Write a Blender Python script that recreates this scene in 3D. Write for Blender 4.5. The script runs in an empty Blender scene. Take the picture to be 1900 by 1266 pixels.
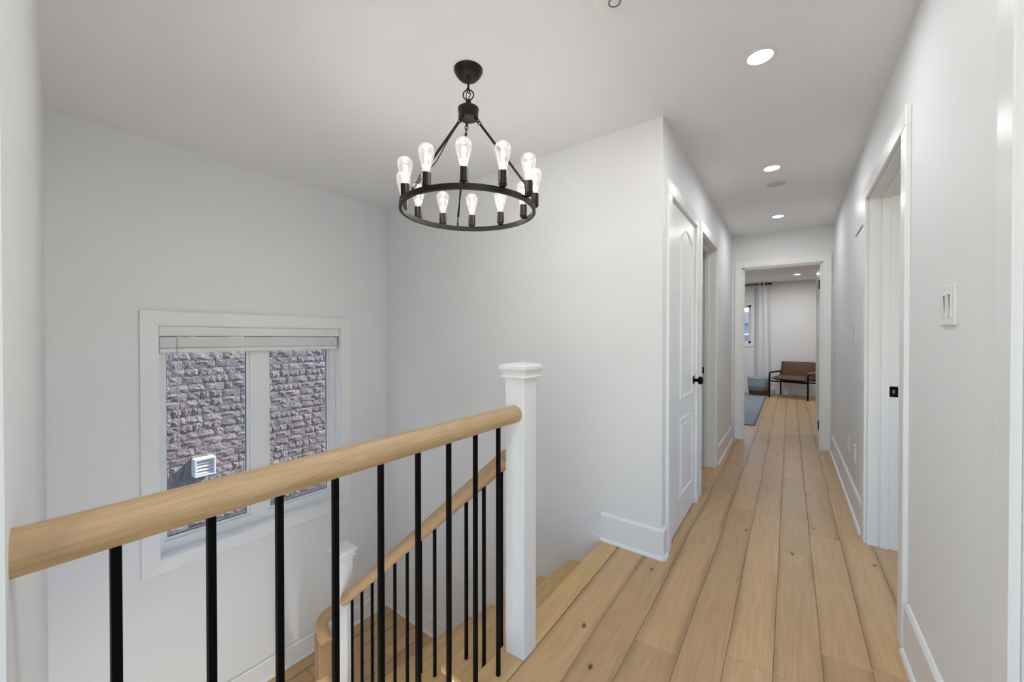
import bpy, bmesh, math, random
from mathutils import Vector, Matrix
random.seed(7)
scene = bpy.context.scene
COL = scene.collection
PI = math.pi
R = math.radians

# ------------------------------------------------------------------ camera
cd = bpy.data.cameras.new('camera')
cam = bpy.data.objects.new('camera', cd)
COL.objects.link(cam)
cd.sensor_width = 36.0
cd.lens = 739.0 / 1900.0 * 36.0
cd.clip_start = 0.02
cam.location = (0, 0, 1.225)
cam.rotation_euler = (R(90 - 0.47), 0, R(34.87))
scene.camera = cam

# ------------------------------------------------------------------ world, sun, exposure
w = bpy.data.worlds.new('sky')
scene.world = w
w.use_nodes = True
nt = w.node_tree
bg = nt.nodes['Background']
sky = nt.nodes.new('ShaderNodeTexSky')
sky.sky_type = 'NISHITA'
sky.sun_disc = False
sky.sun_elevation = R(37)
sky.sun_rotation = R(22)
sky.altitude = 100
sky.dust_density = 0.0
sky.ozone_density = 3.0
hsv = nt.nodes.new('ShaderNodeHueSaturation')
hsv.inputs['Saturation'].default_value = 1.0
nt.links.new(sky.outputs[0], hsv.inputs['Color'])
nt.links.new(hsv.outputs[0], bg.inputs[0])
bg.inputs[1].default_value = 0.64

def lamp(name, kind, loc, energy, color=(1, 1, 1), parent=None, **kw):
    d = bpy.data.lights.new(name, kind)
    d.energy = energy
    d.color = color
    for k, v in kw.items():
        setattr(d, k, v)
    o = bpy.data.objects.new(name, d)
    COL.objects.link(o)
    o.location = loc
    if parent:
        o.parent = parent
    return o

sun = lamp('sun', 'SUN', (0, 0, 12), 8.5, (1.0, 0.95, 0.88), angle=R(0.6))
sdir = Vector((1.0, 2.6, 2.15)).normalized()          # towards the sun
sun.rotation_euler = sdir.to_track_quat('Z', 'Y').to_euler()

vs = scene.view_settings
vs.view_transform = 'Standard'
vs.look = 'None'
vs.exposure = 0.10
vs.gamma = 1.0
vs.use_curve_mapping = False

# ------------------------------------------------------------------ materials
def mat(name, color=(.8, .8, .8), rough=.5, metal=0.0, bump=0.0, bscale=200.0, spec=.5, vary=0.0):
    m = bpy.data.materials.new(name)
    m.use_nodes = True
    n = m.node_tree.nodes
    l = m.node_tree.links
    b = n['Principled BSDF']
    b.inputs['Base Color'].default_value = (*color, 1)
    b.inputs['Roughness'].default_value = rough
    b.inputs['Metallic'].default_value = metal
    b.inputs['Specular IOR Level'].default_value = spec
    if bump or vary:
        tc = n.new('ShaderNodeTexCoord')
        nz = n.new('ShaderNodeTexNoise')
        nz.inputs['Scale'].default_value = bscale
        nz.inputs['Detail'].default_value = 1
        l.new(tc.outputs['Object'], nz.inputs['Vector'])
        if bump:
            bp = n.new('ShaderNodeBump')
            bp.inputs['Strength'].default_value = bump
            bp.inputs['Distance'].default_value = .002
            l.new(nz.outputs['Fac'], bp.inputs['Height'])
            l.new(bp.outputs[0], b.inputs['Normal'])
        if vary:
            mr = n.new('ShaderNodeMapRange')
            mr.inputs[1].default_value = .3
            mr.inputs[2].default_value = .7
            mr.inputs[3].default_value = 1 - vary
            mr.inputs[4].default_value = 1 + vary
            l.new(nz.outputs['Fac'], mr.inputs[0])
            mx = n.new('ShaderNodeVectorMath')
            mx.operation = 'SCALE'
            mx.inputs[0].default_value = color
            l.new(mr.outputs[0], mx.inputs['Scale'])
            l.new(mx.outputs[0], b.inputs['Base Color'])
    return m

def emis(name, color, strength):
    m = bpy.data.materials.new(name)
    m.use_nodes = True
    n = m.node_tree.nodes
    n.remove(n['Principled BSDF'])
    e = n.new('ShaderNodeEmission')
    e.inputs[0].default_value = (*color, 1)
    e.inputs[1].default_value = strength
    m.node_tree.links.new(e.outputs[0], n['Material Output'].inputs[0])
    return m

def glass(name, tint=(1, 1, 1), gloss=.06, haze=0.0, haze_col=(1, 1, 1), glow=0.0):
    m = bpy.data.materials.new(name)
    m.use_nodes = True
    n = m.node_tree.nodes
    l = m.node_tree.links
    n.remove(n['Principled BSDF'])
    t = n.new('ShaderNodeBsdfTransparent')
    t.inputs[0].default_value = (*tint, 1)
    g = n.new('ShaderNodeBsdfGlossy')
    g.inputs['Roughness'].default_value = .02
    lw = n.new('ShaderNodeLayerWeight')
    lw.inputs[0].default_value = .25
    mr = n.new('ShaderNodeMapRange')
    mr.inputs[3].default_value = gloss * .5
    mr.inputs[4].default_value = gloss * 5
    l.new(lw.outputs['Fresnel'], mr.inputs[0])
    x = n.new('ShaderNodeMixShader')
    l.new(mr.outputs[0], x.inputs[0])
    l.new(t.outputs[0], x.inputs[1])
    l.new(g.outputs[0], x.inputs[2])
    out = x
    if haze or glow:
        d = n.new('ShaderNodeBsdfDiffuse')
        d.inputs[0].default_value = (*haze_col, 1)
        x2 = n.new('ShaderNodeMixShader')
        x2.inputs[0].default_value = haze
        if glow:
            lw2 = n.new('ShaderNodeLayerWeight')
            lw2.inputs[0].default_value = .35
            d = n.new('ShaderNodeEmission')
            d.inputs[0].default_value = (*haze_col, 1)
            d.inputs[1].default_value = glow
        l.new(x.outputs[0], x2.inputs[1])
        l.new(d.outputs[0], x2.inputs[2])
        out = x2
    l.new(out.outputs[0], n['Material Output'].inputs[0])
    return m

def wood(name, c_dark, c_light, axis=1, rough=.42, tone=.12, edge=False, knots=0.0, scale=1.0, gloss=.4, fig=.07):
    """oak: grain stretched along one local axis, tone per object, optional smoked edges and knots"""
    m = bpy.data.materials.new(name)
    m.use_nodes = True
    n = m.node_tree.nodes
    l = m.node_tree.links
    b = n['Principled BSDF']
    tc = n.new('ShaderNodeTexCoord')
    oi = n.new('ShaderNodeObjectInfo')
    off = n.new('ShaderNodeVectorMath')
    off.operation = 'MULTIPLY_ADD'
    cmb = n.new('ShaderNodeCombineXYZ')
    for i in range(3):
        l.new(oi.outputs['Random'], cmb.inputs[i])
    l.new(cmb.outputs[0], off.inputs[0])
    off.inputs[1].default_value = (37.0, 53.0, 19.0)
    l.new(tc.outputs['Object'], off.inputs[2])
    def stretched(along, across):
        mp = n.new('ShaderNodeMapping')
        s = [across * scale] * 3
        s[axis] = along * scale
        mp.inputs['Scale'].default_value = s
        l.new(off.outputs[0], mp.inputs[0])
        return mp
    # fine pores
    mp1 = stretched(3.0, 90.0)
    n1 = n.new('ShaderNodeTexNoise')
    n1.inputs['Scale'].default_value = 1.6
    n1.inputs['Detail'].default_value = 4
    n1.inputs['Roughness'].default_value = .65
    l.new(mp1.outputs[0], n1.inputs['Vector'])
    # broad cathedral figure
    mp2 = stretched(1.1, 9.0)
    n2 = n.new('ShaderNodeTexNoise')
    n2.inputs['Scale'].default_value = 1.0
    n2.inputs['Detail'].default_value = 2
    l.new(mp2.outputs[0], n2.inputs['Vector'])
    wv = n.new('ShaderNodeMath')
    wv.operation = 'MULTIPLY'
    wv.inputs[1].default_value = 42.0
    l.new(n2.outputs['Fac'], wv.inputs[0])
    sn = n.new('ShaderNodeMath')
    sn.operation = 'SINE'
    l.new(wv.outputs[0], sn.inputs[0])
    a1 = n.new('ShaderNodeMath')
    a1.operation = 'MULTIPLY_ADD'
    a1.inputs[1].default_value = fig
    l.new(sn.outputs[0], a1.inputs[0])
    l.new(n1.outputs['Fac'], a1.inputs[2])
    ramp = n.new('ShaderNodeValToRGB')
    ramp.color_ramp.elements[0].position = .22
    ramp.color_ramp.elements[0].color = (*c_dark, 1)
    ramp.color_ramp.elements[1].position = .74
    ramp.color_ramp.elements[1].color = (*c_light, 1)
    l.new(a1.outputs[0], ramp.inputs[0])
    # tone per piece
    tn = n.new('ShaderNodeMapRange')
    tn.inputs[3].default_value = 1 - tone
    tn.inputs[4].default_value = 1 + tone
    l.new(oi.outputs['Random'], tn.inputs[0])
    sc = n.new('ShaderNodeVectorMath')
    sc.operation = 'SCALE'
    l.new(ramp.outputs[0], sc.inputs[0])
    l.new(tn.outputs[0], sc.inputs['Scale'])
    col = sc.outputs[0]
    if edge:
        sx = n.new('ShaderNodeSeparateXYZ')
        l.new(tc.outputs['Object'], sx.inputs[0])
        ab = n.new('ShaderNodeMath')
        ab.operation = 'ABSOLUTE'
        l.new(sx.outputs[0], ab.inputs[0])
        mr = n.new('ShaderNodeMapRange')
        mr.interpolation_type = 'SMOOTHSTEP'
        mr.inputs[1].default_value = .046
        mr.inputs[2].default_value = .077
        mr.inputs[4].default_value = .46
        l.new(ab.outputs[0], mr.inputs[0])
        ne = n.new('ShaderNodeTexNoise')
        ne.inputs['Scale'].default_value = 1.1
        ne.inputs['Detail'].default_value = 1
        l.new(off.outputs[0], ne.inputs['Vector'])
        me_ = n.new('ShaderNodeMapRange')
        me_.inputs[1].default_value = .42
        me_.inputs[2].default_value = .62
        l.new(ne.outputs['Fac'], me_.inputs[0])
        mm_ = n.new('ShaderNodeMath')
        mm_.operation = 'MULTIPLY'
        l.new(mr.outputs[0], mm_.inputs[0])
        l.new(me_.outputs[0], mm_.inputs[1])
        mxe = n.new('ShaderNodeMix')
        mxe.data_type = 'RGBA'
        l.new(mm_.outputs[0], mxe.inputs[0])
        l.new(col, mxe.inputs[6])
        mxe.inputs[7].default_value = (.20, .125, .068, 1)
        col = mxe.outputs[2]
    if knots:
        mk = stretched(4.2, 6.5)
        vo = n.new('ShaderNodeTexVoronoi')
        vo.voronoi_dimensions = '2D'
        vo.inputs['Scale'].default_value = 1.0
        nk = n.new('ShaderNodeTexNoise')
        nk.inputs['Scale'].default_value = 9.0
        l.new(mk.outputs[0], nk.inputs['Vector'])
        mk2 = n.new('ShaderNodeVectorMath')
        mk2.operation = 'MULTIPLY_ADD'
        mk2.inputs[1].default_value = (.11, .11, .11)
        l.new(nk.outputs['Color'], mk2.inputs[0])
        l.new(mk.outputs[0], mk2.inputs[2])
        l.new(mk2.outputs[0], vo.inputs['Vector'])
        k1 = n.new('ShaderNodeMapRange')
        k1.inputs[1].default_value = .030
        k1.inputs[2].default_value = .085
        k1.inputs[3].default_value = .9
        k1.inputs[4].default_value = 0
        l.new(vo.outputs['Distance'], k1.inputs[0])
        sk = n.new('ShaderNodeSeparateColor')
        l.new(vo.outputs['Color'], sk.inputs[0])
        gt = n.new('ShaderNodeMath')
        gt.operation = 'GREATER_THAN'
        gt.inputs[1].default_value = 1 - knots
        l.new(sk.outputs[0], gt.inputs[0])
        mu = n.new('ShaderNodeMath')
        mu.operation = 'MULTIPLY'
        l.new(k1.outputs[0], mu.inputs[0])
        l.new(gt.outputs[0], mu.inputs[1])
        mxk = n.new('ShaderNodeMix')
        mxk.data_type = 'RGBA'
        l.new(mu.outputs[0], mxk.inputs[0])
        l.new(col, mxk.inputs[6])
        mxk.inputs[7].default_value = (.055, .032, .018, 1)
        col = mxk.outputs[2]
    l.new(col, b.inputs['Base Color'])
    b.inputs['Roughness'].default_value = rough
    b.inputs['Specular IOR Level'].default_value = gloss
    bp = n.new('ShaderNodeBump')
    bp.inputs['Strength'].default_value = .12
    bp.inputs['Distance'].default_value = .001
    l.new(n1.outputs['Fac'], bp.inputs['Height'])
    l.new(bp.outputs[0], b.inputs['Normal'])
    return m

M = {}
M['wall'] = mat('wall_paint', (.87, .87, .875), .6)
M['ceil'] = mat('ceiling_stipple', (.92, .92, .93), .85, bump=.35, bscale=130)
M['trim'] = mat('trim_paint', (.90, .90, .90), .32)
M['door'] = mat('door_paint', (.88, .88, .88), .35)
M['vinyl'] = mat('window_vinyl', (.86, .86, .86), .35)
M['blind'] = mat('blind_white', (.84, .84, .83), .4)
M['plastic'] = mat('white_plastic', (.86, .86, .85), .3)
M['speaker'] = mat('speaker_grille', (.66, .66, .67), .6, bump=.3, bscale=900)
M['black'] = mat('black_metal', (.0015, .0015, .0018), .5, spec=.09)
M['bronze'] = mat('oil_rubbed_bronze', (.017, .012, .009), .42, metal=.5)
M['brass'] = mat('aged_brass', (.35, .22, .12), .35, metal=.8)
M['subfloor'] = mat('dark_joint', (.07, .045, .028), .9)
M['plank'] = wood('oak_floor', (.53, .335, .168), (.67, .44, .232), 1, .34, .11, edge=True, knots=.07)
M['tread'] = wood('oak_tread', (.60, .385, .17), (.80, .55, .262), 1, .42, .05)
M['nosing'] = wood('oak_nosing', (.60, .385, .17), (.80, .55, .262), 1, .42, .05)
M['rail_y'] = wood('oak_rail_y', (.47, .305, .158), (.64, .44, .25), 1, .42, .03, scale=1.9)
M['rail_x'] = wood('oak_rail_x', (.47, .305, .158), (.64, .44, .25), 0, .42, .03, scale=1.9)
M['glass'] = glass('window_glass', (.93, .94, .95), .05, haze=.05, haze_col=(.75, .73, .72))
M['bulb'] = glass('bulb_glass', (1, .985, .96), .12, haze=.16, haze_col=(1.0, .95, .90), glow=1.4)
M['filament'] = emis('filament', (1.0, .92, .80), 22.0)
M['lamp'] = emis('lamp_disc', (1.0, .98, .95), 14.0)
for k_ in ('lamp', 'filament', 'bulb'):
    M[k_].cycles.emission_sampling = 'NONE'
M['leather'] = mat('brown_fabric', (.125, .070, .042), .75, bump=.2, bscale=300, vary=.12)
M['armwood'] = wood('arm_wood', (.25, .17, .11), (.42, .31, .21), 1, .5, .03)
M['curtain'] = mat('curtain_cloth', (.86, .86, .86), .85, bump=.15, bscale=600)
M['rug'] = mat('rug_pile', (.275, .325, .37), .95, bump=.6, bscale=40, vary=.16)
M['rope_blue'] = mat('rope_blue', (.40, .47, .52), .9, bump=.4, bscale=150, vary=.1)
M['rope_grey'] = mat('rope_grey', (.27, .28, .30), .9, bump=.4, bscale=150, vary=.2)
M['rope_brown'] = mat('rope_brown', (.14, .085, .065), .9, bump=.4, bscale=150, vary=.2)
M['rope_white'] = mat('rope_white', (.72, .72, .70), .9, bump=.4, bscale=150)
M['mortar'] = mat('mortar', (.20, .18, .18), .95, bump=.4, bscale=80)
M['siding'] = mat('house_siding', (.23, .30, .40), .8)
M['roof'] = mat('roof_shingle', (.10, .11, .14), .9, bump=.5, bscale=30)
M['vent'] = mat('vent_white', (.80, .84, .86), .35)
M['ground'] = mat('side_yard_gravel', (.32, .31, .29), .95, bump=.6, bscale=20)

def brick_mat():
    m = bpy.data.materials.new('split_face_stone')
    m.use_nodes = True
    n = m.node_tree.nodes
    l = m.node_tree.links
    b = n['Principled BSDF']
    b.inputs['Roughness'].default_value = .95
    tc = n.new('ShaderNodeTexCoord')
    oi = n.new('ShaderNodeObjectInfo')
    rr = n.new('ShaderNodeValToRGB')
    e = rr.color_ramp.elements
    e[0].position = 0
    e[0].color = (.36, .30, .295, 1)
    e[1].position = 1
    e[1].color = (.54, .45, .425, 1)
    x = rr.color_ramp.elements.new(.5)
    x.color = (.43, .38, .38, 1)
    l.new(oi.outputs['Random'], rr.inputs[0])
    geo = n.new('ShaderNodeNewGeometry')
    nz = n.new('ShaderNodeTexNoise')
    nz.inputs['Scale'].default_value = 60
    nz.inputs['Detail'].default_value = 5
    nz.inputs['Roughness'].default_value = .7
    l.new(geo.outputs['Position'], nz.inputs['Vector'])
    mr = n.new('ShaderNodeMapRange')
    mr.inputs[1].default_value = .35
    mr.inputs[2].default_value = .65
    mr.inputs[3].default_value = .50
    mr.inputs[4].default_value = 1.30
    l.new(nz.outputs['Fac'], mr.inputs[0])
    sc = n.new('ShaderNodeVectorMath')
    sc.operation = 'SCALE'
    l.new(rr.outputs[0], sc.inputs[0])
    l.new(mr.outputs[0], sc.inputs['Scale'])
    l.new(sc.outputs[0], b.inputs['Base Color'])
    n2 = n.new('ShaderNodeTexNoise')
    n2.inputs['Scale'].default_value = 75
    n2.inputs['Detail'].default_value = 4
    n2.inputs['Distortion'].default_value = 1.0
    l.new(geo.outputs['Position'], n2.inputs['Vector'])
    bp = n.new('ShaderNodeBump')
    bp.inputs['Strength'].default_value = 1.0
    bp.inputs['Distance'].default_value = .034
    l.new(n2.outputs['Fac'], bp.inputs['Height'])
    l.new(bp.outputs[0], b.inputs['Normal'])
    return m
M['brick'] = brick_mat()

# ------------------------------------------------------------------ mesh helpers
class MB:
    def __init__(s):
        s.v = []
        s.f = []
    def add(s, verts, faces):
        o = len(s.v)
        s.v += [tuple(v) for v in verts]
        s.f += [tuple(i + o for i in f) for f in faces]
        return s
    def box(s, x0, x1, y0, y1, z0, z1, bev=0.0, seg=1):
        x0, x1 = min(x0, x1), max(x0, x1)
        y0, y1 = min(y0, y1), max(y0, y1)
        z0, z1 = min(z0, z1), max(z0, z1)
        vs_ = [(x0, y0, z0), (x1, y0, z0), (x1, y1, z0), (x0, y1, z0), (x0, y0, z1), (x1, y0, z1), (x1, y1, z1), (x0, y1, z1)]
        fs = [(0, 3, 2, 1), (4, 5, 6, 7), (0, 1, 5, 4), (1, 2, 6, 5), (2, 3, 7, 6), (3, 0, 4, 7)]
        if not bev:
            return s.add(vs_, fs)
        bm = bmesh.new()
        bv = [bm.verts.new(v) for v in vs_]
        for f in fs:
            bm.faces.new([bv[i] for i in f])
        bmesh.ops.bevel(bm, geom=list(bm.edges), offset=bev, segments=seg, profile=.5, affect='EDGES')
        bm.verts.index_update()
        s.add([v.co[:] for v in bm.verts], [[v.index for v in f.verts] for f in bm.faces])
        bm.free()
        return s
    def prism(s, poly, z0, z1):
        """poly: ccw 2-D outline extruded in z"""
        n = len(poly)
        vs_ = [(x, y, z0) for x, y in poly] + [(x, y, z1) for x, y in poly]
        fs = [tuple(range(n - 1, -1, -1)), tuple(range(n, 2 * n))]
        fs += [(i, (i + 1) % n, n + (i + 1) % n, n + i) for i in range(n)]
        return s.add(vs_, fs)
    def prism_xz(s, poly, y0, y1):
        n = len(poly)
        vs_ = [(x, y0, z) for x, z in poly] + [(x, y1, z) for x, z in poly]
        fs = [tuple(range(n)), tuple(range(2 * n - 1, n - 1, -1))]
        fs += [(i, n + i, n + (i + 1) % n, (i + 1) % n) for i in range(n)]
        return s.add(vs_, fs)
    def prism_yz(s, poly, x0, x1):
        n = len(poly)
        vs_ = [(x0, y, z) for y, z in poly] + [(x1, y, z) for y, z in poly]
        fs = [tuple(range(n - 1, -1, -1)), tuple(range(n, 2 * n))]
        fs += [(i, (i + 1) % n, n + (i + 1) % n, n + i) for i in range(n)]
        return s.add(vs_, fs)
    def lathe(s, prof, seg=24, c=(0, 0, 0), axis='z'):
        """prof: [(r, h)] from bottom to top"""
        vs_, fs = [], []
        n = len(prof)
        for r, h in prof:
            for k in range(seg):
                a = 2 * PI * k / seg
                p = (r * math.cos(a), r * math.sin(a), h)
                if axis == 'x':
                    p = (h, p[0], p[1])
                elif axis == 'y':
                    p = (p[1], h, p[0])
                vs_.append((c[0] + p[0], c[1] + p[1], c[2] + p[2]))
        for i in range(n - 1):
            for k in range(seg):
                k2 = (k + 1) % seg
                fs.append((i * seg + k, i * seg + k2, (i + 1) * seg + k2, (i + 1) * seg + k))
        if prof[0][0] > 1e-5:
            fs.append(tuple(range(seg - 1, -1, -1)))
        if prof[-1][0] > 1e-5:
            fs.append(tuple((n - 1) * seg + k for k in range(seg)))
        return s.add(vs_, fs)
    def sweep(s, path, prof, closed=False, up=Vector((0, 0, 1)), cap=True):
        """prof: [(side, up)]; path: list of Vectors"""
        path = [Vector(p) for p in path]
        n, k = len(path), len(prof)
        vs_, fs = [], []
        for i, p in enumerate(path):
            if closed:
                t = (path[(i + 1) % n] - path[i - 1]).normalized()
                d = (path[(i + 1) % n] - p).normalized()
            else:
                a, b = path[max(i - 1, 0)], path[min(i + 1, n - 1)]
                ta = (p - a).normalized() if i > 0 else (b - p).normalized()
                tb = (b - p).normalized() if i < n - 1 else ta
                t = (ta + tb).normalized()
                d = tb
            sd = t.cross(up)
            if sd.length < 1e-4:
                sd = Vector((1, 0, 0))
            sd.normalize()
            u = sd.cross(t).normalized()
            m = 1.0 / max(.5, abs(t.dot(d)))
            for a_, b_ in prof:
                vs_.append(p + sd * a_ * m + u * b_)
        for i in range(n if closed else n - 1):
            j = (i + 1) % n
            for q in range(k):
                q2 = (q + 1) % k
                fs.append((i * k + q, i * k + q2, j * k + q2, j * k + q))
        if cap and not closed:
            fs.append(tuple(range(k - 1, -1, -1)))
            fs.append(tuple((n - 1) * k + q for q in range(k)))
        return s.add(vs_, fs)
    def tube(s, path, r, seg=8, closed=False, up=Vector((0, 0, 1))):
        return s.sweep(path, [(r * math.cos(2 * PI * q / seg), r * math.sin(2 * PI * q / seg)) for q in range(seg)], closed, up)
    def torus(s, c, r, rr, seg=28, sseg=8, axis='z', rect=None):
        pts = []
        for k in range(seg):
            a = 2 * PI * k / seg
            if axis == 'z':
                pts.append(Vector((c[0] + r * math.cos(a), c[1] + r * math.sin(a), c[2])))
            elif axis == 'y':
                pts.append(Vector((c[0] + r * math.cos(a), c[1], c[2] + r * math.sin(a))))
            else:
                pts.append(Vector((c[0], c[1] + r * math.cos(a), c[2] + r * math.sin(a))))
        up = {'z': Vector((0, 0, 1)), 'y': Vector((0, 1, 0)), 'x': Vector((1, 0, 0))}[axis]
        prof = rect or [(rr * math.cos(2 * PI * q / sseg), rr * math.sin(2 * PI * q / sseg)) for q in range(sseg)]
        return s.sweep(pts, prof, True, up)
    def build(s, name, m, parent=None, matrix=None, smooth=None):
        me = bpy.data.meshes.new(name)
        me.from_pydata(s.v, [], s.f)
        bm = bmesh.new()
        bm.from_mesh(me)
        bmesh.ops.recalc_face_normals(bm, faces=list(bm.faces))
        bm.to_mesh(me)
        bm.free()
        me.materials.append(M[m] if isinstance(m, str) else m)
        if smooth is not None:
            me.polygons.foreach_set('use_smooth', [True] * len(me.polygons))
            me.set_sharp_from_angle(angle=R(smooth))
        me.update()
        return link(name, me, parent, matrix)

def link(name, me, parent=None, matrix=None):
    o = bpy.data.objects.new(name, me)
    COL.objects.link(o)
    if parent:
        o.parent = parent
    if matrix is not None:
        o.matrix_local = matrix
    return o

def tag(o, label, cat, group=None, kind=None):
    o['label'] = label
    o['category'] = cat
    if group:
        o['group'] = group
    if kind:
        o['kind'] = kind
    return o

def thing(name, label, cat, loc=(0, 0, 0), rotz=0.0, group=None, kind=None):
    o = bpy.data.objects.new(name, None)
    o.empty_display_size = .1
    COL.objects.link(o)
    o.location = loc
    o.rotation_euler = (0, 0, rotz)
    return tag(o, label, cat, group, kind)

def struct(o, label, cat):
    return tag(o, label, cat, kind='structure')

def copy_thing(root, **kw):
    r = root.copy()
    COL.objects.link(r)
    for ch in list(root.children):
        c = ch.copy()
        COL.objects.link(c)
        c.parent = r
        for g in list(ch.children):
            d = g.copy()
            COL.objects.link(d)
            d.parent = c
    return r

def T(x=0, y=0, z=0, rz=0.0):
    return Matrix.Translation((x, y, z)) @ Matrix.Rotation(rz, 4, 'Z')

# ------------------------------------------------------------------ plan of the place (metres)
XL, XR = -.575, .383            # hall walls
YE = 5.5                        # hall end wall
ZC = 2.44                       # ceiling
ZL = -1.32                      # stair landing
ZB = -2.95                      # lower storey
YB = 10.45                      # bedroom back wall
B = Vector((-.575, 2.271))      # corner of stair wall and hall wall
A = Vector((-3.153, 2.434))     # corner of stair wall and window wall
L = Vector((-3.232, .317))      # corner of window wall and near wall
N = Vector((-.78, .043))        # end of the near wall
EX = .383                       # edge x

def frame2(p, q):
    """matrix: local x runs p->q, local y to the left of it"""
    d = (q - p).normalized()
    m = Matrix.Identity(4)
    m[0][0], m[1][0] = d.x, d.y
    m[0][1], m[1][1] = -d.y, d.x
    m[0][3], m[1][3] = p.x, p.y
    return m, (q - p).length

def wall_boxes(mb, u0, u1, t0, t1, z0, z1, holes):
    """wall along x with rectangular holes [(ua, ub, za, zb)]"""
    us = sorted({u0, u1, *[h[0] for h in holes], *[h[1] for h in holes]})
    for a, b in zip(us[:-1], us[1:]):
        hs = [h for h in holes if h[0] < (a + b) / 2 < h[1]]
        z = z0
        for h in sorted(hs, key=lambda h: h[2]):
            if h[2] > z + 1e-6:
                mb.box(a, b, t0, t1, z, h[2])
            z = h[3]
        if z < z1 - 1e-6:
            mb.box(a, b, t0, t1, z, z1)
    return mb

def wall_boxes_y(mb, x0, x1, y0, y1, z0, z1, holes):
    ys = sorted({y0, y1, *[h[0] for h in holes], *[h[1] for h in holes]})
    for a, b in zip(ys[:-1], ys[1:]):
        hs = [h for h in holes if h[0] < (a + b) / 2 < h[1]]
        z = z0
        for h in sorted(hs, key=lambda h: h[2]):
            if h[2] > z + 1e-6:
                mb.box(x0, x1, a, b, z, h[2])
            z = h[3]
        if z < z1 - 1e-6:
            mb.box(x0, x1, a, b, z, z1)
    return mb

# ---- walls
# window wall: local x from A towards L, local y into the room? (A->L runs -y, left of it is +x = room)
FW, LW = frame2(A, L)
uy = lambda y: (2.434 - y) / .99930
WO = (uy(1.965), uy(.770), -.160, 1.305)          # opening in the window wall
wb = MB()
wall_boxes(wb, -.15, LW + .25, -.16, 0, ZB, ZC, [WO])
o = wb.build('wall_window', 'wall', matrix=FW)
struct(o, 'tall white wall with the window above the stair landing', 'wall')

# stair wall: from B to A; left of B->A is -y (room side) -> use A->B so that left is +y (outside)
FS, LS = frame2(A, B)
o = MB().prism([(A.x - .16, A.y), (B.x, B.y), (B.x, B.y + .12), (A.x - .16, A.y + .14)], ZB, ZC).build('wall_stair', 'wall')
struct(o, 'broad white wall behind the stair flight and chandelier', 'wall')

# near wall bounding the stairwell on the left of the picture
o = MB().prism([(N.x, N.y - .14), (N.x, N.y), (L.x - .16, L.y + .018), (L.x - .16, L.y - .12)][::-1], ZB, ZC).build('wall_near', 'wall')
struct(o, 'white wall edge at the far left where the handrail ends', 'wall')

CL = (2.425, 3.185, 0, 2.045)        # closet door opening (y0, y1, z0, z1)
D2 = (3.395, 4.165, 0, 2.05)         # left doorway
D3 = (2.222, 3.140, 0, 2.05)         # right doorway
D5 = (.300, 1.228, 0, 2.05)          # right, beside the camera
DE = (-.468, .295, 0, 2.055)         # end doorway (x0, x1, ...)
o = wall_boxes_y(MB(), XL - .125, XL, B.y + .12, YE, 0, ZC, [CL, D2]).build('wall_left', 'wall')
struct(o, 'white hall wall on the left with two doorways', 'wall')
o = wall_boxes_y(MB(), XR, XR + .13, .12, YE, 0, ZC, [D3, D5]).build('wall_right', 'wall')
struct(o, 'white hall wall on the right with switches and outlets', 'wall')
o = wall_boxes(MB(), -3.3, 3.2, YE, YE + .11, 0, ZC, [DE]).build('wall_end', 'wall')
struct(o, 'white wall closing the hall around the bedroom doorway', 'wall')
BW = (-1.95, -.715, 1.10, 1.96)      # bedroom window opening
o = wall_boxes(MB(), -3.3, 3.2, YB, YB + .16, 0, ZC, [BW]).build('wall_bedroom', 'wall')
struct(o, 'white bedroom back wall behind the brown bench', 'wall')
o = MB().box(-3.46, -3.3, 2.44, YB + .16, -.2, ZC).build('wall_outer_left', 'wall')
struct(o, 'outer side wall of the bedroom', 'wall')
o = wall_boxes_y(MB(), 3.2, 3.36, -3.7, YB + .16, -.2, ZC, [(.1, 1.5, .8, 2.2), (2.2, 3.6, .8, 2.2)]).build('wall_outer_right', 'wall')  # window holes added so daylight fills through the right doorways
struct(o, 'outer side wall of the rooms on the right', 'wall')
# loft behind the camera
o = MB().box(N.x - .12, N.x, -.30, N.y - .14, 0, ZC).build('wall_loft_left', 'wall')
struct(o, 'short white wall beside the camera on the left', 'wall')
o = MB().box(-3.46, -3.3, -3.7, .2, -.2, ZC).build('wall_loft_outer', 'wall')
struct(o, 'outer wall of the loft behind the camera', 'wall')
o = wall_boxes(MB(), -3.46, 3.36, -3.7, -3.55, -.2, ZC, [(-3.1, 3.0, .25, 2.35)]).build('wall_back', 'wall')  # hole spans most of the wall, added to admit fill daylight
struct(o, 'unseen loft wall with a wide opening added for fill daylight behind the camera', 'wall')
o = MB().box(-3.40, 3.36, -3.7, YB + .16, ZC, ZC + .05).build('ceiling', 'ceil')
struct(o, 'flat white ceiling with fine stipple', 'ceiling')
# lower storey shell; wide opening added on one side for fill daylight
mb = MB()
mb.box(.4, .5, -.1, 2.6, ZB, ZB + .35).box(.4, .5, -.1, .1, ZB + .35, -.22).box(.4, .5, 2.3, 2.6, ZB + .35, -.22)
mb.box(-3.46, .5, -.1, 2.6, ZB - .1, ZB)
mb.box(-.8, .5, -.14, -.1, ZB, -.22)
mb.box(-.6, .5, 2.3, 2.4, ZB, -.22)
o = mb.build('wall_lower', 'wall')
struct(o, 'white walls of the storey below the stairs', 'wall')

# ---- floor slab and planks
mb = MB()
mb.box(-.915, 3.2, -3.55, YB, -.22, -.018)
mb.box(-3.3, -.915, 2.50, YB, -.22, -.018)
mb.box(-3.3, -.915, -3.55, .0, -.22, -.018)
floor = mb.build('floor', 'subfloor')
struct(floor, 'wide plank oak floor running down the hall', 'floor')

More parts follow.
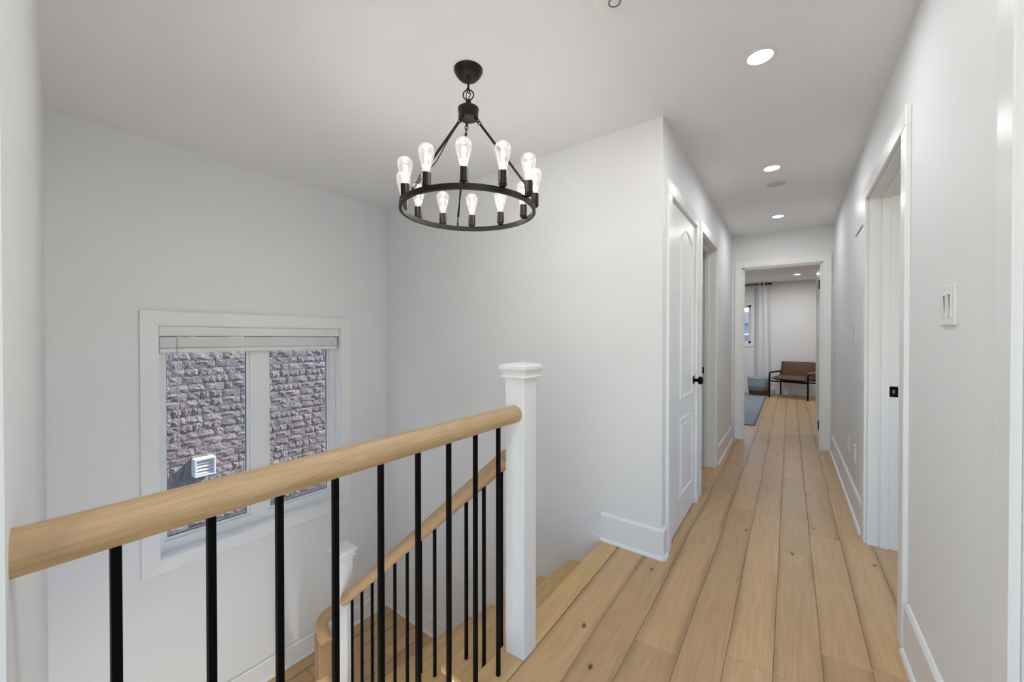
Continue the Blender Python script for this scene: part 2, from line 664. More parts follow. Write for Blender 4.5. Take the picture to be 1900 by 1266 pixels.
seams = [-.818, -.664, -.511, -.346, -.196, -.044, .107, .256, .408]
joints = {1: [.9, 3.6], 2: [2.574], 3: [2.289, 3.283], 4: [1.723, 3.731], 5: [2.771], 6: [3.095, 5.095], 7: [1.965, 4.021], 0: [1.1]}
for i in range(1, 9):
    seams.append(.408 + .153 * i)
lo = [-.818 - .153 * i for i in range(1, 7)]
allx = sorted(lo + seams)
rnd = random.Random(3)
def plank(x0, x1, y0, y1):
    g = .0004
    cx, cy = (x0 + x1) / 2, (y0 + y1) / 2
    hw, hl = (x1 - x0) / 2 - g, (y1 - y0) / 2 - g
    b = .0016
    z1 = rnd.uniform(-.0003, .0003)
    mb = MB().add([(-hw, -hl, -.017), (hw, -hl, -.017), (hw, hl, -.017), (-hw, hl, -.017),
                   (-hw, -hl, z1 - b), (hw, -hl, z1 - b), (hw, hl, z1 - b), (-hw, hl, z1 - b),
                   (-hw + b, -hl + b, z1), (hw - b, -hl + b, z1), (hw - b, hl - b, z1), (-hw + b, hl - b, z1)],
                  [(0, 1, 5, 4), (1, 2, 6, 5), (2, 3, 7, 6), (3, 0, 4, 7), (4, 5, 9, 8), (5, 6, 10, 9), (6, 7, 11, 10), (7, 4, 8, 11), (8, 9, 10, 11)])
    return mb.build('plank', 'plank', floor, T(cx, cy, 0))
for x0, x1 in zip(allx[:-1], allx[1:]):
    cxm = (x0 + x1) / 2
    if -.83 < cxm < .42:
        ya, yb = -1.2, YB
    elif cxm > .42 and cxm < .80:
        ya, yb = 1.9, YB
    else:
        ya, yb = YE + .0, YB
    if cxm > 1.2 or cxm < -1.6:
        continue
    js = []
    if x0 in seams[:9]:
        js = list(joints.get(seams.index(x0), []))
    if not js:
        js = [rnd.uniform(ya + .3, ya + 1.6)]
    while js[0] - ya > 1.5:
        js.insert(0, js[0] - rnd.uniform(.8, 1.4))
    while yb - js[-1] > 1.8:
        js.append(js[-1] + rnd.uniform(.95, 1.75))
    ys = [ya] + [j for j in js if ya + .1 < j < yb - .1] + [yb]
    for a, b in zip(ys[:-1], ys[1:]):
        plank(x0, x1, a, b)
# plain boards further into the rooms
def boards(x0, x1, y0, y1):
    return MB().box(x0, x1, y0, y1, -.017, 0)
mb = boards(allx[-1] if allx[-1] < 1.2 else 1.2, 3.2, 1.3, YB)
mb2 = MB().box(1.33, 3.2, YE, YB, -.017, 0).box(-3.3, -1.59, YE, YB, -.017, 0).box(-3.3, 3.2, -3.55, -1.2, -.017, 0).box(.80, 3.2, -1.2, YE, -.017, 0)
o = mb2.build('floor_boards', 'plank', floor)
# hall edge nosing that carries the guard
pr = [(-.820, -.017), (-.820, 0), (-.926, 0), (-.931, -.003), (-.934, -.010), (-.934, -.020), (-.930, -.028), (-.915, -.030), (-.915, -.018)]
o = MB().prism_xz(pr, .06, 2.285).build('landing_nosing', 'nosing', floor)

# ---- baseboards
def baseboard(name, p, q, h, label, th=.014, z=0.0, shoe=True):
    """runs p->q with the room on the left"""
    m, ln = frame2(Vector(p), Vector(q))
    m[2][3] = z
    o = MB().prism_yz([(0, 0), (th, 0), (th, h - .012), (th * .45, h - .001), (0, h)], 0, ln).build(name, 'trim', matrix=m)
    struct(o, label, 'baseboard')
    if shoe:
        pr = [(th, 0), (th + .012, 0), (th + .011, .008), (th + .006, .015), (th, .018)]
        MB().prism_yz(pr, 0, ln).build('shoe_moulding', 'trim', o, smooth=40)
    return o
wy = lambda x: B.y + (A.y - B.y) * (x - B.x) / (A.x - B.x)      # stair wall y at x
baseboard('baseboard_stair_head', (B.x + .014, wy(B.x)), (-.934, wy(-.934)), .165, 'short white baseboard at the head of the stairs')
baseboard('baseboard_hall_corner', (XL, 2.335), (XL, B.y - .012), .165, 'stub of white baseboard turning the hall corner')
baseboard('baseboard_left', (XL, YE - .02), (XL, 4.26), .165, 'white baseboard along the left hall wall before the bedroom')
baseboard('baseboard_right', (XR, 3.235), (XR, YE - .02), .185, 'white baseboard along the right hall wall beyond the doorway')
baseboard('baseboard_right_near', (XR, 1.315), (XR, 2.136), .195, 'white baseboard along the near right wall below the switch')
baseboard('baseboard_landing_window', (A.x, A.y - .005), (-3.1965, 1.0), .15, 'white baseboard under the window at the landing', z=ZL)
baseboard('baseboard_landing_stair', (-2.30, wy(-2.30)), (A.x, A.y), .155, 'white baseboard along the stair wall at the landing', z=ZL)
baseboard('baseboard_bedroom', (2.5, YB), (-3.2, YB), .14, 'white baseboard along the bedroom back wall')

# ------------------------------------------------------------------ staircase (frame S: x descends, y from the stair wall to the open side)
OS = Vector((-.934, 2.2935))
aS = math.atan2(.0633, -.998)
MS = T(OS.x, OS.y, 0, aS)
stair = thing('staircase', 'oak staircase with white risers descending left to the landing', 'staircase')
stair.matrix_local = MS
RUN, RISE = .221, .18857
def S2W(s, t, z=0):
    return MS @ Vector((s, t, z))
TW = 1.075
for k in range(1, 7):
    z = -RISE * k
    s0 = RUN * (k - 1) - .045 if k > 1 else -.115
    s1 = RUN * k
    pr = [(s0, z - .03), (s0, z), (s1 - .010, z), (s1 - .004, z - .003), (s1, z - .011), (s1, z - .019), (s1 - .004, z - .027), (s1 - .010, z - .03)]
    tr = MB().prism_xz(pr, .0175, TW).build('tread', 'tread', stair)
    # nosing returned along the open end
    MB().prism_yz([(TW, z - .03), (TW + .010, z - .027), (TW + .014, z - .019), (TW + .014, z - .011), (TW + .010, z - .003), (TW, z)], s0, s1).build('return_nosing', 'tread', tr)
for k in range(1, 8):
    s = RUN * (k - 1) - .028 if k > 1 else None
    z1 = -RISE * (k - 1) - .03
    z0 = -RISE * k if k < 7 else ZL
    if k == 1:
        continue
    MB().box(s - .018, s, .0175, TW - .03, z0 - .0, z1).build('riser', 'trim', stair)
# stringer on the open side, zig-zag cut
pts = [(-.09, -.03)]
for k in range(1, 7):
    pts.append((RUN * (k - 1) - .03 if k > 1 else -.09, -RISE * k - .03))
    pts.append((RUN * k - .03, -RISE * k - .03))
pts = [(-.09, -RISE - .03)] + pts[2:]
pts += [(RUN * 6 - .03, ZL), (RUN * 6 - .03, ZL - .1), (RUN * 5, ZL - .22), (-.09, -.62)]
MB().prism_xz(pts[::-1], TW - .06, TW - .02).build('stringer', 'trim', stair)
# sloping soffit under the flight
MB().prism_xz([(-.09, -.62), (RUN * 5, ZL - .22), (RUN * 6, ZL - .12), (RUN * 6, ZL - .09), (RUN * 5, ZL - .19), (-.09, -.59)], .0, TW - .06).build('soffit', 'wall', stair)
# skirt board on the wall
sl = RISE / RUN
def zn(s):
    return -sl * s
sk = [(-.004, .02), (-.004, -.25), (RUN * 6.0, zn(RUN * 6.0) - .16), (RUN * 6.0 + .06, ZL), (RUN * 6.0 + .06, ZL + .15), (RUN * 6.0 - .05, zn(RUN * 6.0 - .05) + .075), (.06, zn(.06) + .075)]
MB().prism_xz(sk[::-1], .0005, .0180).build('skirt_board', 'trim', stair)
# landing: platform and planks
inv = MS.inverted()
def W2S(x, y):
    v = inv @ Vector((x, y, 0))
    return (v.x, v.y)
nx = lambda y: A.x + (L.x - A.x) * (A.y - y) / (A.y - L.y)
land = MB().prism([W2S(*p) for p in [(-2.2, .14), (-2.2, 1.30), (-2.26, 2.376), (A.x, A.y), (L.x, L.y)]][::-1], ZL - .2, ZL - .018).build('landing_floor', 'subfloor', stair)
MLi = (MS @ Matrix.Identity(4)).inverted()
lrnd = random.Random(5)
for r_ in range(7):
    v0, v1 = .001 + .150 * r_, min(.150 * (r_ + 1), .935)
    if v1 - v0 < .03:
        break
    us = [.012, .012 + lrnd.uniform(.35, .95)]
    while us[-1] < 1.6:
        us.append(us[-1] + lrnd.uniform(.6, 1.1))
    us = [u for u in us if u < 1.95] + [2.08]
    for a, b in zip(us[:-1], us[1:]):
        hw, hl = (v1 - v0) / 2 - .001, (b - a) / 2 - .001
        bb = .002
        m_ = MB().add([(-hw, -hl, -.017), (hw, -hl, -.017), (hw, hl, -.017), (-hw, hl, -.017), (-hw, -hl, -bb), (hw, -hl, -bb), (hw, hl, -bb), (-hw, hl, -bb),
                       (-hw + bb, -hl + bb, 0), (hw - bb, -hl + bb, 0), (hw - bb, hl - bb, 0), (-hw + bb, hl - bb, 0)],
                      [(0, 1, 5, 4), (1, 2, 6, 5), (2, 3, 7, 6), (3, 0, 4, 7), (4, 5, 9, 8), (5, 6, 10, 9), (6, 7, 11, 10), (7, 4, 8, 11), (8, 9, 10, 11)])
        m_.build('plank', 'plank', land, MLi @ FW @ T((a + b) / 2, (v0 + v1) / 2, ZL, R(90)))
# lower flight, descending the other way
for k in range(0, 8):
    z = ZL - RISE * k
    x1 = -2.20 + RUN * k
    x0 = x1 - RUN - .045
    if k == 0:
        x0 = -2.262
    pr = [(x0, z - .03), (x0, z), (x1 - .010, z), (x1 - .004, z - .003), (x1, z - .011), (x1, z - .019), (x1 - .004, z - .027), (x1 - .010, z - .03)]
    wm = MB().prism_xz(pr, .30 if k < 2 else .26, 1.27)
    wm.build('tread', 'tread', stair, MLi)
    MB().box(x1 - .046, x1 - .028, .28, 1.24, z - RISE, z - .03).build('riser', 'trim', stair, MLi)

# ------------------------------------------------------------------ newel posts
def newel(label, loc, rot, z0, ztop, hw=.0435):
    t = thing('newel_post', label, 'newel post', (loc[0], loc[1], z0), rot, 'white newel posts')
    h = ztop - z0
    MB().box(-hw, hw, -hw, hw, 0, h - .055, .002).build('post', 'trim', t)
    def ring(e, z):
        return [(-e, -e, z), (e, -e, z), (e, e, z), (-e, e, z)]
    levels = [(hw, h - .062), (hw + .012, h - .060), (hw + .014, h - .056), (hw + .012, h - .051), (hw + .006, h - .050), (hw + .006, h - .046), (hw + .009, h - .038), (hw + .015, h - .030),
              (hw + .017, h - .028), (hw + .019, h - .025), (hw + .019, h - .014), (hw + .016, h - .011), (hw + .006, h - .006), (.002, h)]
    vs_, fs = [], []
    for e, z in levels:
        vs_ += ring(e, z)
    for i in range(len(levels) - 1):
        for q in range(4):
            fs.append((4 * i + q, 4 * i + (q + 1) % 4, 4 * i + 4 + (q + 1) % 4, 4 * i + 4 + q))
    fs.append((3, 2, 1, 0))
    n = 4 * (len(levels) - 1)
    fs.append((n, n + 1, n + 2, n + 3))
    MB().add(vs_, fs).build('cap', 'trim', t)
    return t
newel('tall white square newel post with moulded cap at the head of the stairs', (-.8610, 1.2965), 0, 0, 1.130)
newel('lower white newel post with moulded cap standing below at the stair landing', (-2.220, 1.386), R(-3.6), -RISE * 6, -.035)

# ------------------------------------------------------------------ railings
def rail_profile(wd=.068, h=.060, bw=.040):
    pts = [(-bw / 2, 0), (bw / 2, 0), (bw / 2 + .004, .004), (wd / 2 - .003, .013), (wd / 2, .022)]
    for k in range(0, 9):
        a = PI * k / 8
        pts.append((wd / 2 * math.cos(a) * 1.0, .030 + (h - .030) * math.sin(a)))
    pts += [(-wd / 2, .022), (-wd / 2 + .003, .013), (-bw / 2 - .004, .004)]
    return pts
RP = rail_profile()
GX = -.861
guard = thing('guard_railing', 'level oak guard railing with black square balusters nearest the camera', 'railing', (GX, .05, 0))
MB().sweep([Vector((0, -.012, .906)), Vector((0, 1.205, .906))], RP).build('handrail', 'rail_y', guard, smooth=35)
bal_me = {}
def baluster(parent, x, y, z0, z1, hw=.0064, rz=0.0):
    key = (round(z1 - z0, 3), hw)
    if key not in bal_me:
        o = MB().box(-hw, hw, -hw, hw, 0, z1 - z0, .0008).build('baluster', 'black')
        bal_me[key] = o.data
        o.parent = parent
    else:
        o = link('baluster', bal_me[key], parent)
    o.matrix_local = T(x, y, z0, rz)
    return o
for y in [.154, .279, .397, .520, .645, .770, .894, 1.021, 1.149]:
    baluster(guard, 0, y - .05, -.001, .910)
# lower-most balusters of the guard outside the picture are hidden by the wall

srail = thing('stair_railing', 'sloping oak stair handrail with black balusters behind the guard railing', 'railing')
srail.matrix_local = MS
TB = .992
zr = lambda s: .696 - .8685 * (s + .046)          # underside of the rail at s
spath = [Vector((-.088, TB, zr(-.088) - .006)), Vector((1.19, TB, zr(1.19) - .006))]
MB().sweep(spath, [(a, b) for a, b in RP]).build('handrail', 'rail_x', srail, smooth=35)
MB().sweep([p - Vector((0, 0, .006)) for p in spath], [(-.012, 0), (.012, 0), (.012, .012), (-.012, .012)]).build('fillet_strip', 'rail_x', srail)
for n_ in range(12):
    s = -.046 + .105 * n_
    if n_ == 0:
        s = -.036
    k = max(1, int(math.floor(s / RUN)) + 1) if s > 0 else 1
    zf = -RISE * k
    if n_ == 0:
        zf = -.003 - RISE
    o = MB().box(-.0064, .0064, -.0064, .0064, 0, zr(s) - zf + .004, .0008).build('baluster', 'black', srail, T(s, TB, zf))

# lower handrail: quarter turn out of the lower newel, drop block, descending rail
low = thing('lower_railing', 'oak handrail turning down from the lower newel at the landing', 'railing', (-2.220, 1.340, -.43))
path = [Vector((0, 0, 0)), Vector((0, -.035, 0))]
rr_ = .087
for k in range(1, 10):
    a = PI / 2 * k / 9
    path.append(Vector((rr_ - rr_ * math.cos(a), -.035 - rr_ * math.sin(a), -.0 - .040 * (k / 9) ** 2)))
path.append(Vector((rr_ + .012, -.035 - rr_, -.052)))
MB().sweep(path, RP).build('turned_fitting', 'rail_y', low, smooth=35)
bx1 = rr_ + .012
by = -.035 - rr_
MB().box(bx1 - .052, bx1 + .001, by - .034, by + .034, -.245, .002, .003).build('drop_block', mat('oak_endgrain', (.33, .20, .105), .5, bump=.1, bscale=120, vary=.08), low)
p0 = Vector((bx1 - .05, by, -.275))
MB().sweep([p0, p0 + Vector((1.3, 0, -1.3 * .853))], RP).build('handrail', 'rail_x', low, smooth=35)
for k in range(11):
    x = bx1 + .0 + .11 * k
    if k == 0:
        x = bx1 - .02
    zt = -.275 - .853 * (x - p0.x) + .003
    kk = max(0, int((x - 2.22 + 2.20) / RUN) + 1) if x > .02 else 0
    zf = ZL - RISE * kk + .43
    MB().box(-.0064, .0064, -.0064, .0064, 0, max(.2, zt - zf), .0008).build('baluster', 'black', low, T(x, by, zf))

# ------------------------------------------------------------------ stair window (window_1)
win = thing('window_1', 'white framed double pane window above the stair landing', 'window', kind='structure')
win.matrix_local = FW
u0, u1, z0, z1 = WO
TR = .018
def mitre_casing(parent, u0, u1, z0, z1, wd, th, name='casing', m='trim', four=True, yo=0.0):
    """picture-frame casing on the y=0 face, four mitred boards"""
    def board(a, b, c, d):
        # quads outlines with a slight inner bevel
        mb = MB()
        n = 4
        pts = [a, b, c, d]
        vs_ = [(p[0], yo, p[1]) for p in pts] + [(p[0], yo + th - (.007 if k_ > 1 else 0), p[1]) for k_, p in enumerate(pts)]
        mb.add(vs_, [(0, 1, 2, 3), (7, 6, 5, 4), (0, 4, 5, 1), (1, 5, 6, 2), (2, 6, 7, 3), (3, 7, 4, 0)])
        mb.build(name, m, parent)
    U0, U1, Z0, Z1 = u0 - wd, u1 + wd, z0 - wd, z1 + wd
    e = .0004
    board((U0, Z1), (U1, Z1), (u1, z1 + e), (u0, z1 + e))
    board((U0, Z0), (U0, Z1), (u0 - e, z1), (u0 - e, z0))
    board((U1, Z1), (U1, Z0), (u1 + e, z0), (u1 + e, z1))
    board((U1, Z0), (U0, Z0), (u0, z0 - e), (u1, z0 - e))
mitre_casing(win, u0, u1, z0, z1, .085, TR)
# jamb lining
dp = -.095
jb = MB()
jb.box(u0 - .001, u0 + .006, -.16, .001, z0, z1).box(u1 - .006, u1 + .001, -.16, .001, z0, z1)
jb.box(u0, u1, -.16, .001, z1 - .006, z1 + .001)
jb.build('jamb_lining', 'trim', win)
MB().box(u0, u1, -.16, .004, z0 - .006, z0 + .008, .002).build('sill_board', 'trim', win)
# vinyl frame; panes given along y at the frame plane (u = uy)
fr = MB()
yf0, yf1 = -.125, -.070
pl = (uy(1.284), uy(.828), -.070, 1.27)
prr = (uy(1.893), uy(1.440), -.070, 1.27)
zb_, zt_ = pl[2] - .018, z1 - .030
fr.box(u0 + .006, prr[0] - .018, yf0, yf1, z0 + .008, z1 - .006)         # right stile
fr.box(pl[1] + .018, u1 - .006, yf0, yf1, z0 + .008, z1 - .006)          # left stile
fr.box(prr[0] - .018, pl[1] + .018, yf0, yf1, z0 + .008, zb_)
fr.box(prr[0] - .018, pl[1] + .018, yf0, yf1, zt_, z1 - .006)
fr.box(prr[1] + .018, pl[0] - .018, yf0, yf1, zb_, zt_)                  # mullion
fr.build('frame', 'vinyl', win)
for nm, (a, b, c, d) in (('sash', pl), ('sash', prr)):
    sh = MB()
    sh.box(a - .018, a, yf0 + .002, yf1 - .014, c - .018, d, .0015).box(b, b + .018, yf0 + .002, yf1 - .014, c - .018, d, .0015)
    sh.box(a, b, yf0 + .002, yf1 - .014, c - .018, c, .0015)
    so = sh.build('sash', 'vinyl', win)
    MB().box(a, b, -.106, -.102, c, d).build('pane', 'glass', so)
    gk = MB()
    gk.box(a, a + .004, -.102, -.0985, c, d).box(b - .004, b, -.102, -.0985, c, d).box(a, b, -.102, -.0985, c, c + .004)
    gk.build('gasket', 'black', so)
    if nm and a == pl[0]:
        # small dark maker's marks at the lower corner of the left pane (illegible)
        mk = MB()
        uu, zz = uy(1.015), -.018
        def stroke(x0_, z0_, x1_, z1_, w_=.0035):
            d_ = Vector((x1_ - x0_, z1_ - z0_)).normalized()
            nn = Vector((-d_.y, d_.x)) * w_ / 2
            mk.add([(uu - x0_ - nn.x, -.1008, zz + z0_ + nn.y), (uu - x0_ + nn.x, -.1008, zz + z0_ - nn.y), (uu - x1_ + nn.x, -.1008, zz + z1_ - nn.y), (uu - x1_ - nn.x, -.1008, zz + z1_ + nn.y)], [(0, 1, 2, 3)])
        mk.add([(uu + .006, -.1008, zz + .022), (uu - .008, -.1008, zz + .022), (uu - .001, -.1008, zz)], [(0, 1, 2)])
        for x0_, a0, x1_, a1 in [(.022, 0, .034, .022), (.034, 0, .022, .022), (.044, 0, .044, .022), (.055, 0, .055, .022), (.066, 0, .066, .024), (.066, .024, .076, .024), (.066, .012, .074, .012), (.086, .024, .092, .012), (.092, 0, .092, .012), (.098, .024, .092, .012)]:
            stroke(x0_, a0, x1_, a1)
        mk.build('maker_mark', 'black', so)

# blind
bl = thing('window_blind', 'white slatted blind drawn up under its valance in the stair window', 'blind')
bl.matrix_local = FW
MB().box(u0 + .008, u1 - .008, -.062, -.004, 1.236, 1.298, .003).build('valance', 'blind', bl)
zt = 1.222
for k in range(13):
    z = 1.229 - .0052 * k
    MB().box(u0 + .022 - (.006 if k % 4 == 0 else 0), u1 - .012, -.060 + .002 * (k % 2), -.012 - .0015 * (k % 3), z - .0050, z, .0006).build('slat', 'blind', bl)
MB().box(u0 + .022, u1 - .012, -.060, -.012, 1.128, 1.158, .004).build('bottom_rail', 'blind', bl)
MB().tube([Vector((uy(.868), -.006, 1.235)), Vector((uy(.873), -.004, .485))], .0035, 6).build('tilt_wand', mat('wand_plastic', (.66, .63, .56), .4), bl, smooth=50)
for q in (0, .014):
    MB().tube([Vector((uy(1.900 - q), -.008, 1.24)), Vector((uy(1.902 - q * .3), -.006, .6)), Vector((uy(1.915), -.006, .42))], .0014, 5).build('lift_cord', 'blind', bl)

# ------------------------------------------------------------------ doors and casings
def case_y(parent, side, y0, y1, ztop, wd=.080, th=.018, xw=XL, near=True, far=True, name='casing'):
    """three-sided casing on a wall that runs along y; side=+1 projects to +x"""
    xa, xb = xw, xw + side * th
    def leg(ya, yb):
        MB().box(xa, xb, ya, yb, 0, ztop, .003).build(name, 'trim', parent)
    if near:
        leg(y0 - wd, y0)
    if far:
        leg(y1, y1 + wd)
    MB().box(xa, xb + side * .0005, y0 - wd if near else y0, y1 + wd if far else y1, ztop, ztop + wd, .003).build('head_casing', 'trim', parent)

def strip_panel(mb, loop, x, side, wdt=.020, hgt=.006):
    """raised moulding along a closed (y, z) loop on plane x"""
    path = [Vector((x, y, z)) for y, z in loop]
    mb.sweep(path, [(-wdt / 2, -.001), (-wdt * .32, hgt), (0, hgt * .55), (wdt * .3, hgt * .9), (wdt / 2, -.001)], True, Vector((side, 0, 0)))

d1 = thing('door_1', 'closed white two panel arch top closet door with black knob', 'door', kind='structure')
XD = XL - .001                                     # face of the slab
MB().box(XD - .036, XD, CL[0] + .004, CL[1] - .004, .010, CL[3] - .004, .002).build('door_leaf', 'door', d1)
def arch(y0, y1, z0, z1, rise, n=16):
    pts = [(y0, z0), (y1, z0), (y1, z1)]
    for k in range(1, n):
        f = k / n
        y = y1 + (y0 - y1) * f
        s_ = math.sin(PI * f)
        pts.append((y, z1 + rise * (s_ ** 1.6)))
    pts.append((y0, z1))
    return pts
mb = MB()
strip_panel(mb, arch(2.725, 3.095, .835, 1.880, .062), XD, 1)
mb.build('panel_moulding', 'door', d1, smooth=50)
mb = MB()
strip_panel(mb, [(2.725, .20), (3.095, .20), (3.095, .690), (2.725, .690)], XD, 1)
mb.build('panel_moulding', 'door', d1, smooth=50)
MB().prism_yz(arch(2.765, 3.055, .875, 1.845, .056), XD - .001, XD + .003).build('raised_panel', 'door', d1)
MB().prism_yz([(2.765, .24), (3.055, .24), (3.055, .65), (2.765, .65)], XD - .001, XD + .003).build('raised_panel', 'door', d1)
case_y(d1, 1, CL[0], CL[1], CL[3], .078, .018, XL)
MB().box(XL - .12, XL + .0005, CL[0] - .0005, CL[0] + .004, 0, CL[3]).box(XL - .12, XL + .0005, CL[1] - .004, CL[1] + .0005, 0, CL[3]).box(XL - .12, XL + .0005, CL[0], CL[1], CL[3] - .004, CL[3] + .0005).build('jamb', 'trim', d1)
kn = MB().lathe([(.0315, 0), (.0315, .004), (.026, .008), (.012, .012), (.0105, .030), (.013, .034), (.024, .040), (.0285, .048), (.0285, .058), (.023, .066), (.008, .070), (0, .0705)], 24, (XD, 3.118, .918), 'x')
kn.build('knob', 'black', d1, smooth=40)
MB().box(XD - .02, XD + .002, CL[1] - .0055, CL[1] - .002, .88, .95).build('latch_plate', 'black', d1)

def cased_opening(name, side, xw, y0, y1, zt, depth, label, far_strike=True, **kw):
    """doorway in a wall along y: casing on the hall side, jamb with stop, strike plate on the far jamb"""
    t = thing(name, label, 'doorway', kind='structure')
    case_y(t, side, y0, y1, zt, .080, .018, xw, **kw)
    xb = xw - side * depth
    j = MB()
    j.box(xw + side * .001, xb, y0 - .001, y0 + .010, 0, zt)
    j.box(xw + side * .001, xb, y1 - .010, y1 + .001, 0, zt)
    j.box(xw + side * .001, xb, y0, y1, zt - .010, zt + .001)
    j.build('jamb', 'trim', t)
    s0_, s1_ = xw - side * .055, xw - side * .090
    st = MB()
    st.box(s0_, s1_, y0 + .010, y0 + .021, 0, zt - .010, .001).box(s0_, s1_, y1 - .021, y1 - .010, 0, zt - .010, .001).box(s0_, s1_, y0 + .021, y1 - .021, zt - .021, zt - .010, .001)
    st.build('door_stop', 'trim', t)
    if far_strike:
        xs0, xs1 = xw - side * .092, xw - side * .128
        p = MB().box(xs0, xs1, y1 - .0125, y1 - .0095, .884, .944).build('strike_plate', 'black', t)
        MB().box(xs0 - side * .012, xs1 + side * .014, y1 - .0135, y1 - .012, .905, .925).build('latch_hole', 'brass', p)
    return t
cased_opening('door_2', 1, XL, D2[0], D2[1], D2[3], .13, 'white cased doorway on the left beyond the closet door')
cased_opening('door_3', -1, XR, D3[0], D3[1], D3[3], .135, 'white cased doorway in the right hall wall with black strike plate')
d5 = cased_opening('door_5', -1, XR, D5[0], D5[1], D5[3], .135, 'glossy white door casing at the far right edge', far_strike=False)
MB().box(XR + .140, XR + .140 + .88, D5[0] - .022, D5[0] + .012, .01, D5[3] - .012, .002).build('door_leaf', 'door', d5)

# end doorway (runs along x) with the open bedroom door
d4 = thing('door_4', 'white cased bedroom doorway at the hall end with its door swung open', 'door', kind='structure')
for a, b in ((DE[0] - .075, DE[0]), (DE[1], DE[1] + .075)):
    MB().box(a, b, YE - .018, YE, 0, DE[3], .003).build('casing', 'trim', d4)
MB().box(DE[0] - .075, DE[1] + .075, YE - .0185, YE, DE[3], DE[3] + .08, .003).build('head_casing', 'trim', d4)
j = MB()
j.box(DE[0] - .001, DE[0] + .012, YE - .001, YE + .112, 0, DE[3]).box(DE[1] - .012, DE[1] + .001, YE - .001, YE + .112, 0, DE[3]).box(DE[0], DE[1], YE - .001, YE + .112, DE[3] - .012, DE[3] + .001)
j.build('jamb', 'trim', d4)
j = MB()
j.box(DE[0] + .012, DE[0] + .023, YE + .03, YE + .066, 0, DE[3] - .012).box(DE[1] - .023, DE[1] - .012, YE + .03, YE + .066, 0, DE[3] - .012).box(DE[0] + .023, DE[1] - .023, YE + .03, YE + .066, DE[3] - .023, DE[3] - .012)
j.build('door_stop', 'trim', d4)
leaf = MB().box(DE[1] - .020, DE[1] + .016, YE + .118, YE + .118 + .75, .012, DE[3] - .016, .002).build('door_leaf', 'door', d4)
MB().lathe([(.0315, 0), (.0315, .004), (.012, .010), (.011, .03), (.027, .042), (.028, .056), (.01, .067), (0, .068)], 20, (DE[1] + .016, YE + .118 + .69, .95), 'x').build('knob', 'black', leaf, smooth=40)
for z in (.245, 1.818):
    MB().box(DE[1] - .0150, DE[1] - .0115, YE + .070, YE + .112, z - .048, z + .048, .001).box(DE[1] - .0225, DE[1] - .0195, YE + .118, YE + .150, z - .048, z + .048, .001).lathe([(.008, z - .050), (.008, z + .050)], 10, (DE[1] - .024, YE + .1135, 0)).build('hinge', 'black', d4)

# ------------------------------------------------------------------ ceiling fittings
def recessed(label, x, y, power, spread=176, group='recessed ceiling lights', z=ZC):
    t = thing('recessed_light', label, 'ceiling light', (x, y, z), 0, group)
    MB().lathe([(.047, -.0015), (.050, -.004), (.062, -.004), (.067, -.001), (.067, 0), (.046, 0)], 32).build('trim_ring', 'plastic', t, smooth=40)
    MB().lathe([(.0475, -.0028), (.0475, -.0010)], 32).build('lens', 'lamp', t)
    lamp('recessed_lamp', 'AREA', (0, 0, -.012), power, (.95, .975, 1.0), t, shape='DISK', size=.09, spread=R(spread))
    return t
PW = 3.2
recessed('round recessed ceiling light nearest the camera over the hall', -.110, 2.033, PW)
recessed('middle recessed ceiling light of the hall beside the round speaker', -.110, 3.411, PW)
recessed('farthest recessed ceiling light of the hall near the bedroom doorway', -.100, 4.798, PW)
recessed('recessed ceiling light inside the bedroom seen through the doorway', .115, 9.40, PW * 3.3)
PN = PW * 1.35
PU = 60.0
for x, y, d_ in [(-.11, .65, 'directly over the camera'), (-.11, -.75, 'just behind the camera'), (1.6, -2.0, 'in the right half of the loft'), (-1.9, -2.0, 'in the left half of the loft')]:  # unseen lamps added around and behind the camera as fill
    recessed('unseen fill light added ' + d_, x, y, PN)
for x, y, d_ in [(.0, .7, 'nearer'), (.0, 1.7, 'farther')]:  # unseen lamps added below so light rises into the stairwell
    recessed(d_ + ' fill light added unseen in the storey below the hall', x, y, PU, z=-.22)
recessed('unseen fill light added in the bedroom beside the window', -1.2, 8.6, PW * 4.2)  # out of view, added to brighten the curtain and its wall
recessed('unseen fill light added in the bedroom beyond the doorway wall', 1.4, 7.4, PW * 3.3)  # out of view, added to lift the bedroom brightness

t = thing('smoke_detector', 'round white smoke detector on the ceiling at the top edge', 'smoke detector', (-.512, 1.368, ZC))
MB().lathe([(.050, -.030), (.062, -.028), (.067, -.020), (.070, -.010), (.071, 0)], 40).build('body', 'plastic', t, smooth=40)
MB().torus((0, 0, -.0305), .021, .0018, 32, 8).torus((0, 0, -.0305), .017, .001, 32, 6).build('sensor_ring', mat('grey_ring', (.18, .18, .18), .4), t, smooth=60)
MB().lathe([(.012, -.033), (.0165, -.031), (.0165, -.029)], 20).build('test_button', 'plastic', t, smooth=40)
mk = MB()
for a in (0, .008, .016):
    mk.box(-.043 + a, -.040 + a, -.030 + a * .3, -.022 + a * .3, -.0304, -.0296)
mk.build('printed_mark', 'black', t, T(rz=R(20)))
t = thing('ceiling_speaker', 'flat round white speaker grille on the hall ceiling between two lights', 'speaker', (-.089, 3.775, ZC))
MB().lathe([(.045, -.006), (.060, -.005), (.066, 0)], 36).build('grille', 'speaker', t, smooth=40)
MB().torus((0, 0, -.003), .065, .003, 36, 6).build('bezel', 'plastic', t, smooth=60)

